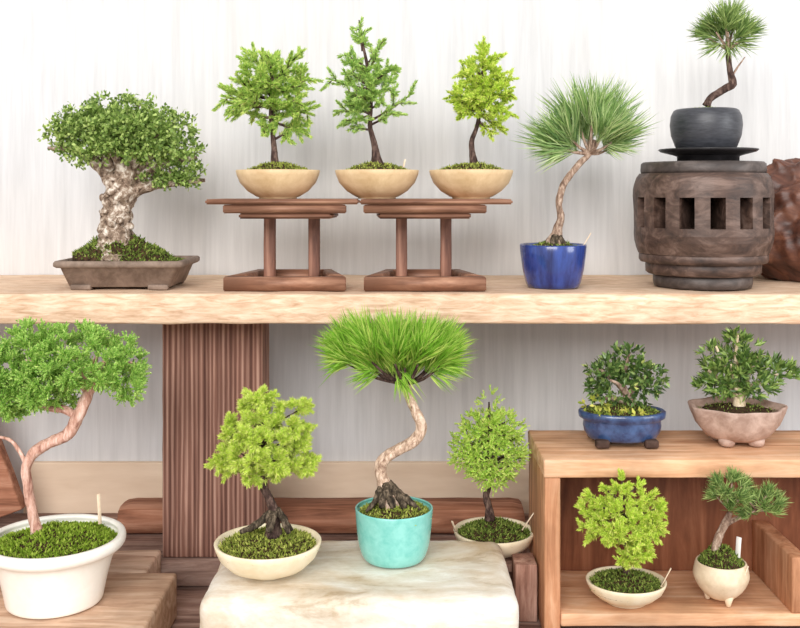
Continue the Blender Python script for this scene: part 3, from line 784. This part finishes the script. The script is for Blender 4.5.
# --- yellow-green spruce in cream bowl on the block
BT = Z(.491)+.0028
D = 1.275; f, k = T(D); base = (f(268,0).x, D, BT)
t = thing('potted_spruce', 'fluffy yellow green spruce in a cream bowl on the white block', 'bonsai', base)
h = .0415; R = 53.5*k
pot_lathe(t, bowl_prof(R, h, .36*R), base, 'cream')
moss(t, (base[0], D, BT+.034), .91*R, .91*R, .013, 'moss', 3200, .0055, .35, seed=11, pw=.9)
tr = trunk(t, [(273,536,9),(273,526,7),(275,514,5),(270,500,4.2),(264,488,4),(262,472,3.6),(264,450,3),(264,425,2),(260,400,1)], 'barkdark', 10, .2, D=D)
mb = Many()
for q in [[(272,512,4.5,-2),(262,520,4,-5),(252,527,3.4,-9),(240,532,2.2,-10)],[(276,510,4.2),(283,518,3.8,-4),(286,527,3.4,-8),(289,534,2,-10)],[(274,512,4.5,-4),(272,522,4,-10),(268,532,3,-15)],[(276,514,3.6,2),(284,520,3,8),(292,530,2,12)],[(270,514,4,3),(258,524,3,9),(250,534,2,12)]]:
    tube(mb.new(), [f(*[p[0],p[1],p[3] if len(p)>3 else 0]) for p in q], [p[2]*k for p in q], 8, 2*k, .3, .15/k)
mb.build('root', 'root', tr)
puffs = [(257,398,0),(246,412,6),(262,415,-14),(281,408,4),(303,408,2),(294,424,-8),(232,424,4),(224,436,-3),(244,432,-18),(262,436,-24),(284,440,-18),(305,428,6),(222,452,4),(236,452,-18),(256,456,-26),(278,458,-22),(300,448,-4),
 (310,466,3),(296,468,-8),(280,474,4),(262,474,-6),(244,472,-8),(228,470,2),(270,425,16),(245,445,18),(290,450,16),(262,460,22),(278,422,-10),(250,420,-10),(306,438,0),(268,402,4),(218,464,0)]
puffs = [(264+(x-264)*.92, 440+(y-440)*.95, dd*.92) for x,y,dd in puffs]
fo = Fol(); br = Many()
for (x,y,dd) in puffs:
    yo = min(max(y+14, 425), 478); o = f(264, yo, 0); e = f(x,y,dd)
    tube(br.new(), [o, (o+e)/2+Vector((0,0,-2*k)), e], [1.5*k,1*k,.6*k], 6, 6*k)
    for q in range(5):
        v = Vector(rdir(1)[0])*.8+(e-o).normalized()*.9+Vector((0,0,.35)); v.normalize()
        shoot(fo, e-v*3*k, e+v*7*k, 7*k, .9*k, 9/k, 1.0, .5)
fill(fo, f, k, D, [(x,y,dd,8,8,8) for x,y,dd in puffs], 200, 7, 6.4, .9, 8, 4, .9)
br.build('branch', 'barkdark', tr); fo.build('foliage', 'lf_yel', t)

# --- pine in turquoise pot
D = 1.327; f, k = T(D); base = (f(394,0).x, D, BT)
t = thing('potted_pine', 'grassy topped pine with an S curved trunk in a turquoise pot', 'bonsai', base)
h = .0675
pot_lathe(t, [(.036,0),(.0385,.0006),(.0425,.006),(.0465,.018),(.0492,.036),(.0508,.055),(.0515,.065),(.0510,h),(.0488,.0668),(.0478,.060),(.002,.058)], base, 'teal', smooth=3)
moss(t, (base[0]+.001, D, BT+.0585), .0475, .0475, .0145, 'moss', 2000, .005, .35, seed=13)
tr = trunk(t, [(393,512,16),(391,500,12),(386,489,8.5),(382,478,6.4),(380,467,6.2),(385,458,6),(398,450,5.8),(411,443,5.8),(420,433,5.8),(421,423,5.5),(416,412,5),(410,400,4.6),(407,388,4.6),(405,378,3)], 'barkpale', 14, .16, D=D)
mb = Many()
for q in [[(385,486,5,-2),(379,494,4,-6),(373,504,3,-9),(366,512,1.8,-12)],[(388,484,5),(398,492,4.4,-4),(410,502,3.4,-8),(420,510,1.8,-8)],[(386,484,5,-3),(389,496,4.4,-10),(394,508,3.2,-16)],[(389,486,4.5,4),(402,498,3.6,12),(410,508,2.6,16)],[(386,484,5,-2),(383,496,4.2,-10),(381,508,3,-15)],[(389,488,5,-3),(400,498,4,-9),(405,509,2.8,-14)]]:
    tube(mb.new(), [f(p[0],p[1],p[3] if len(p)>3 else 0) for p in q], [p[2]*k for p in q], 10, 2*k, .35, .15/k)
mb.build('root', 'root', tr)
tf = []; mb = Many()
for (x,y,dd) in [(350,356,0),(365,350,-8),(380,354,8),(395,352,-10),(410,354,6),(425,354,-6),(440,358,4),(372,362,-24),(395,364,-30),(418,364,-26),(440,366,-14),(360,362,18),(385,360,28),(410,360,30),(432,362,22),(348,364,-8),(405,368,-14),(385,368,10)]:
    tube(mb.new(), [f(406,384), f((406+x)/2,(386+y)/2+3,dd*.5), f(x,y,dd)], [2.4*k,1.7*k,1.1*k], 6, 5*k, .1, .1/k); tf.append((x,y,dd))
mb.build('branch', 'barkdark', tr)  # darker than the pale trunk: shade inside the crown put into the branch colour
fo = Fol()
for (x,y,dd) in tf: tuft(fo, f(396+(x-396)*.92,y-4,dd), ((x-396)/62, dd/46, .8), 210, 41*k, 1.25*k, .5, 5*k)
for (x,y,dx,dz,n) in [(352,360,-.9,.0,60),(348,360,-.8,-.22,32),(440,364,.9,.05,60),(430,368,.7,-.3,36),(400,372,.1,-.25,50),(378,370,-.5,-.15,40)]:
    tuft(fo, f(x,y,-6), (dx,-.2,dz), n, 33*k, 1.3*k, .42, 5*k)
for q in range(26):
    a = random.uniform(-PI, PI); rr = random.uniform(.1, .75)
    tuft(fo, f(402+46*rr*math.cos(a), 372-6*rr+random.uniform(-6,6), 36*rr*math.sin(a)), (.7*rr*math.cos(a), .7*rr*math.sin(a), .75), 70, 36*k, 1.2*k, .5, 5*k)
fo.build('foliage', 'lf_teal', t, .03, .06)

# --- cypress in the bowl behind the block
D = 1.50; f, k = T(D); base = (f(492,0).x, D-.03, Z(.536)+.001); D -= .03
f, k = T(D)
t = thing('potted_cypress', 'light green small conifer in a cream bowl behind the white block', 'bonsai', base)
h = .036; R = 40.5*k
pot_lathe(t, bowl_prof(R, h, .38*R), base, 'cream')
moss(t, (base[0], D, base[2]+.029), .91*R, .91*R, .017, 'mossdk', 2400, .005, .35, seed=15, pw=.9)
tr = trunk(t, [(490,520,6),(489,508,4),(486,496,3.2),(490,482,2.8),(489,460,2.2),(489,430,1.6),(489,402,.8)], 'barkdark', 10, .2, D=D)
B = [(f(x,y,dd).x, D+dd*k, f(x,y).z, a*k, g*k, c*k) for x,y,dd,a,g,c in [(489,408,0,10,10,14),(486,428,0,24,22,18),(502,432,0,19,20,18),(474,440,0,20,20,16),(490,455,0,32,26,22),(510,452,0,13,14,12),(468,455,0,14,14,12),(492,474,0,22,18,13)]]
P, u, rr = blobpts(B, 420, .35)
fo = Fol(); br = Many()
for i, (c, uu) in enumerate(zip(P, u)):
    if i % 6 == 0:
        o = f(489, min(478, 0.5*(478+190-(c[2]-ZC)/k*-1) if False else 475)); o.z = min(max(c[2]-.012, f(0,478).z), f(0,410).z)
        tube(br.new(), [o, Vector(c)], [1*k,.5*k], 5, 8*k)
    for e in rdir(3)*.8+uu*.9+np.array([0,0,.3]):
        e = e/np.linalg.norm(e); shoot(fo, c, c+e*9*k, 3.8*k, 1.3*k, 2.2/k, .7, .9)
br.build('branch', 'barkdark', tr); fo.build('foliage', 'lf_cyp', t)
stick('plant_label', t, f(522,530,-14), f(535,511,-16), 3*k, .9*k)
stick('plant_label', t, f(456,532,-20), f(452,521,-24), 2.4*k, .9*k)

# --- dark leafy tree in slate-blue oval pot on the box
D = 1.42; f, k = T(D); CT = Z(.36)+.0012; base = (f(622,0).x, D, CT)
t = thing('potted_azalea', 'dark glossy leaved shrub in an oval blue footed pot on the box shelf', 'bonsai', base)
h = .047; R = 43.5*k; sy = .72
pot = pot_lathe(t, [(.7*R,.007),(.76*R,.008),(.80*R,.011),(.87*R,.018),(.9*R,.026),(.885*R,.033),(.90*R,.0345),(.985*R,.0375),(R,.041),(R,.0455),(.97*R,h),(.90*R,h),(.87*R,.043),(.002,.042)], base, 'bluegrey', sy)
for sx in (-1,1):
    for s2 in (-1,1):
        mb = MB(); c = (base[0]+sx*24*k, D+s2*.030); board(mb, c[0]-.0095, c[0]+.0095, c[1]-.007, c[1]+.007, CT+.0005, CT+.012, .003, segs=3); mb.build('foot', 'footclay', pot)['label'] = 'dark unglazed foot'
moss(t, (base[0], D, CT+.0425), .87*R, .87*R*sy, .012, 'mossdk', 1100, .005, .3, seed=17)
tr = trunk(t, [(628,424,9),(628,414,6.5),(630,404,5),(626,394,4),(620,380,3)], 'barkpine', 10, .25, D=D)
for q in [[(628,404,3.5),(612,398,2.5),(597,400,1.5)],[(627,396,3),(640,382,2),(652,372,1)],[(622,388,3),(606,374,2),(596,366,1)],[(622,384,3),(626,366,2),(630,352,1)],[(626,394,3,-3),(618,384,2,-16),(610,380,1,-26)],[(626,394,3,3),(636,384,2,16),(640,378,1,24)]]:
    trunk(tr, q, 'barkpine', 7, .2, 'branch', D)
B = [(f(x,y,dd).x, D+dd*k, f(x,y).z, a*k, g*k, c*k) for x,y,dd,a,g,c in [(628,364,0,24,20,18),(606,372,0,18,18,16),(650,376,0,16,18,17),(622,386,-6,32,20,16),(596,386,0,12,14,12),(630,354,0,14,12,8),(645,392,4,18,16,12)]]
P, u, rr = blobpts(B, 200, .4); fo = Fol()
for c, uu in zip(P, u):
    n = 7; fo.add(c+rdir(n)*1.2*k, rdir(n)*.8+uu*.8+np.array([0,0,.2]), 8.2*k*(.7+.5*rng.random(n)), 3.6*k, 1)
fo.build('foliage', 'lf_dark', t, 0, .16)
fo = Fol()
B = [(f(x,y,dd).x, D+dd*k, f(x,y).z, a*k, g*k, c*k) for x,y,dd,a,g,c in [(596,402,-6,16,10,7),(606,410,-18,16,8,6),(634,412,-18,12,8,5)]]
P, u, rr = blobpts(B, 26, .4)
for c, uu in zip(P, u):
    n = 6; fo.add(c+rdir(n)*1*k, rdir(n)*.8+uu*.6+np.array([0,0,.3]), 7.2*k*(.7+.5*rng.random(n)), 3.2*k, 1)
fo.build('lower_leaves', 'lf_yleaf', t, 0, .16)['label'] = 'yellowing lower leaves'

# --- leafy tree in lobed brown pot
D = 1.42; f, k = T(D); base = (f(737,0).x, D, CT)
t = thing('potted_shrub', 'bushy leafy tree with a cream trunk in a brown lobed pot', 'bonsai', base)
h = .054; R = 47*k
lob = lambda tt, z: 1+.055*math.cos(7*tt+.6)*min(1, max(0, (z-.008)/.03))
pot = pot_lathe(t, [(.42*R,.006),(.5*R,.007),(.68*R,.013),(.86*R,.027),(.95*R,.042),(1.0*R,.052),(.99*R,h),(.93*R,.0535),(.88*R,.048),(.002,.047)], base, 'lobed', .85, 84, lob)
for q in range(4):
    a = PI/4+q*PI/2+.0; mb = MB(); lathe(mb, [(.006,0),(.010,.0008),(.0115,.005),(.012,.012)], (base[0]+.029*math.cos(a), D+.026*math.sin(a), CT+.0005), 16); mb.build('foot', 'lobed', pot)
moss(t, (base[0], D, CT+.0465), .80*R, .80*R*.85, .006, 'mossdk', 260, .004, .4, name='soil', seed=19)
tr = trunk(t, [(740,422,9),(739,412,7),(739,402,6),(738,390,4.6),(738,375,3)], 'barkcream', 12, .2, D=D)
sb = [[(738,398,4),(724,384,2.6),(708,370,1.4)],[(739,398,4),(756,384,2.6),(778,374,1.2)],[(738,388,4),(736,360,2.4),(738,334,1)],[(738,392,3.5),(724,366,2.2),(716,346,1)],[(739,392,3.5),(752,368,2),(758,356,.7)],[(738,395,3.5,-3),(734,380,2,-9),(731,364,.8,-13)],[(739,395,3.5,3),(745,380,2.2,20),(750,368,1,32)]]
for q in sb: trunk(tr, q, 'barkcream', 7, .15, 'branch', D)
B = [(f(x,y,dd).x, D+dd*k, f(x,y).z, a*k, g*k, c*k) for x,y,dd,a,g,c in [(738,362,0,26,24,24),(720,374,0,20,20,18),(764,372,0,24,22,16),(738,340,0,12,10,12),(742,384,-12,32,18,12),(712,352,0,9,9,9),(706,386,0,8,9,8),(784,374,0,11,12,9)]]
P, u, rr = blobpts(B, 235, .5); fo = Fol()
for c, uu in zip(P, u):
    n = 8; fo.add(c+rdir(n)*1.4*k, rdir(n)*.75+uu*.6+np.array([(c[0]-base[0])*6,0,.45]), 10.5*k*(.7+.5*rng.random(n)), 3.1*k, 1)
fo.build('foliage', 'lf_leafy', t, 0, .14)

# --- spruce inside the box
BS = Z(.565)+.001
D = 1.372; f, k = T(D); base = (f(626,0).x, D, BS)
f0 = f
def f(px, py, dd=0): return f0(px, py, dd-46*min(1, max(0, (572-py)/60)))
t = thing('potted_spruce', 'tufted light green spruce in a shallow cream bowl inside the box shelf', 'bonsai', base)
h = .030; R = 40*k
pot_lathe(t, bowl_prof(R, h, .5*R), base, 'cream', .92)
moss(t, (base[0], D, BS+.0235), .91*R, .91*R*.92, .013, 'mossdk', 2000, .005, .3, seed=21, pw=.8)
tr = trunk(t, [(629,582,6),(627,574,3.6),(625,562,3),(628,550,2.6),(623,538,2.4),(622,515,1.8),(622,490,1)], 'barkdark', 9, .2, D=D)
pf = [(622,478,0),(606,490,0),(638,486,0),(590,496,2),(622,492,-16),(652,496,2),(600,506,-10),(640,504,-14),(658,508,0),(588,514,0),(616,510,-22),(634,520,-18),(652,520,4),(600,522,0),(620,528,-8),(640,534,0),(628,542,0),(612,500,16),(636,508,16),(622,520,20)]
fo = Fol(); br = Many()
for (x,y,dd) in pf:
    o = f(622, min(max(y+12, 500), 540)); e = f(x,y,dd); tube(br.new(), [o, e], [1.3*k,.6*k], 6, 6*k)
    for q in range(4):
        v = Vector(rdir(1)[0])*.7+(e-o).normalized()*.9+Vector((0,0,.2)); v.normalize(); shoot(fo, e-v*3*k, e+v*7*k, 5.0*k, 1.1*k, 5/k, 1., .6)
fill(fo, f0, k, D, [(x,y,dd-46,8,7,8) for x,y,dd in pf], 120, 7.5, 5, 1.0, 6, 4, .9)
br.build('branch', 'barkdark', tr); fo.build('foliage', 'lf_lime', t)
stick('plant_label', t, f(660,588,-8), f(671,568,-6), 2.4*k, .9*k)

# --- pine in egg pot
D = 1.37; f, k = T(D); base = (S(721,0,D).x, D, BS)
f1 = f
def f(px, py, dd=0): return f1(px, py, dd-44*min(1, max(0, (556-py)/50)))
t = thing('potted_pine', 'little dark pine in a beige egg shaped pot inside the box shelf', 'bonsai', base)
h = 36*k+.005; R = 27*k
pot = pot_lathe(t, [(.3*R,.006),(.5*R,.009),(.8*R,.02),(.98*R,.033),(R,.041),(.95*R,.05),(.90*R,h+.001),(.84*R,h+.001),(.82*R,h-.006),(.002,h-.008)], base, 'eggclay', smooth=3)
for a in (-PI/2+.25, PI/6+.3, 5*PI/6):
    mb = MB(); lathe(mb, [(.0012,0),(.003,.0006),(.0045,.006),(.008,.016)], (base[0]+.018*math.cos(a), D+.018*math.sin(a), BS+.0004), 14); mb.build('foot', 'eggclay', pot)
moss(t, (base[0], D, BS+h-.006), .83*R, .83*R, .026, 'mossdk', 1700, .005, .3, seed=23, pw=1.1)
tr = trunk(t, [(716,568,5),(715,553,4.4),(717,542,4.2),(721,532,4),(726,522,3.6),(730,512,2.4)], 'barkpine', 10, .18, D=D)
trunk(tr, [(724,525,3),(738,518,2.2),(752,512,1.6),(764,506,1)], 'barkpine', 8, .15, 'branch', D)
tf = [(720,484,0),(732,480,0),(742,486,2),(726,494,-12),(740,498,-12),(716,496,4),(730,500,8),(748,500,-6),(756,498,0),(768,494,0),(776,502,2),(764,508,-10),(774,512,0),(756,512,4),(748,514,-4),(764,500,10),(730,508,-6)]
fo = Fol(); br = Many()
for (x,y,dd) in tf:
    o = f(730,511) if x < 746 else f(756,510); tube(br.new(), [o, f(x,y,dd)], [1.4*k,.7*k], 6, 5*k)
    tuft(fo, f(x,y,dd), ((x-(730 if x < 746 else 764))/22, dd/16, .5), 120, 13*k, 1.15*k, .85, 3.5*k)
br.build('branch', 'barkpine', tr); fo.build('foliage', 'lf_pinedk', t, 0, .06)
stick('plant_label', t, f1(737,566,-4), f1(739,537,-2), 5.5*k, 1.2*k, 'tagw', 'white label stick')
stick('plant_label', t, f(741,584,-20), f(748,566,-18), 2*k, .9*k)

# ------------------------------------------------------------------ camera and light
cam = bpy.data.cameras.new('camera'); co = bpy.data.objects.new('camera', cam); COL.objects.link(co)
co.location = (0, 0, ZC); co.rotation_euler = (PI/2, 0, 0)
cam.sensor_fit = 'HORIZONTAL'; cam.sensor_width = 36; cam.lens = 36*F/800
cam.shift_y = -(314-190)/800; cam.clip_start = .05
scene.camera = co
w = bpy.data.worlds.new('daylight'); scene.world = w; w.use_nodes = True
bg = w.node_tree.nodes['Background']; bg.inputs['Color'].default_value = (1.0, .985, .975, 1); bg.inputs['Strength'].default_value = .8
def area(name, loc, target, sx, sy, power, col):
    l = bpy.data.lights.new(name, 'AREA'); l.shape = 'RECTANGLE'; l.size = sx; l.size_y = sy; l.energy = power; l.color = col
    o = bpy.data.objects.new(name, l); COL.objects.link(o); o.location = loc
    o.rotation_euler = (Vector(target)-Vector(loc)).to_track_quat('-Z', 'Y').to_euler(); return o
area('window_light', (-.9, -3.2, 3.2), (0, 1.7, 1.1), 3.4, 2.4, 255, (1, .985, .965))
area('window_light', (2.5, -.1, 1.8), (.3, 1.6, 1.1), 1.2, 1.4, 34, (.95, .98, 1))
vs = scene.view_settings
vs.view_transform = 'Standard'; vs.look = 'None'; vs.exposure = 0.02; vs.gamma = 1; vs.use_curve_mapping = False
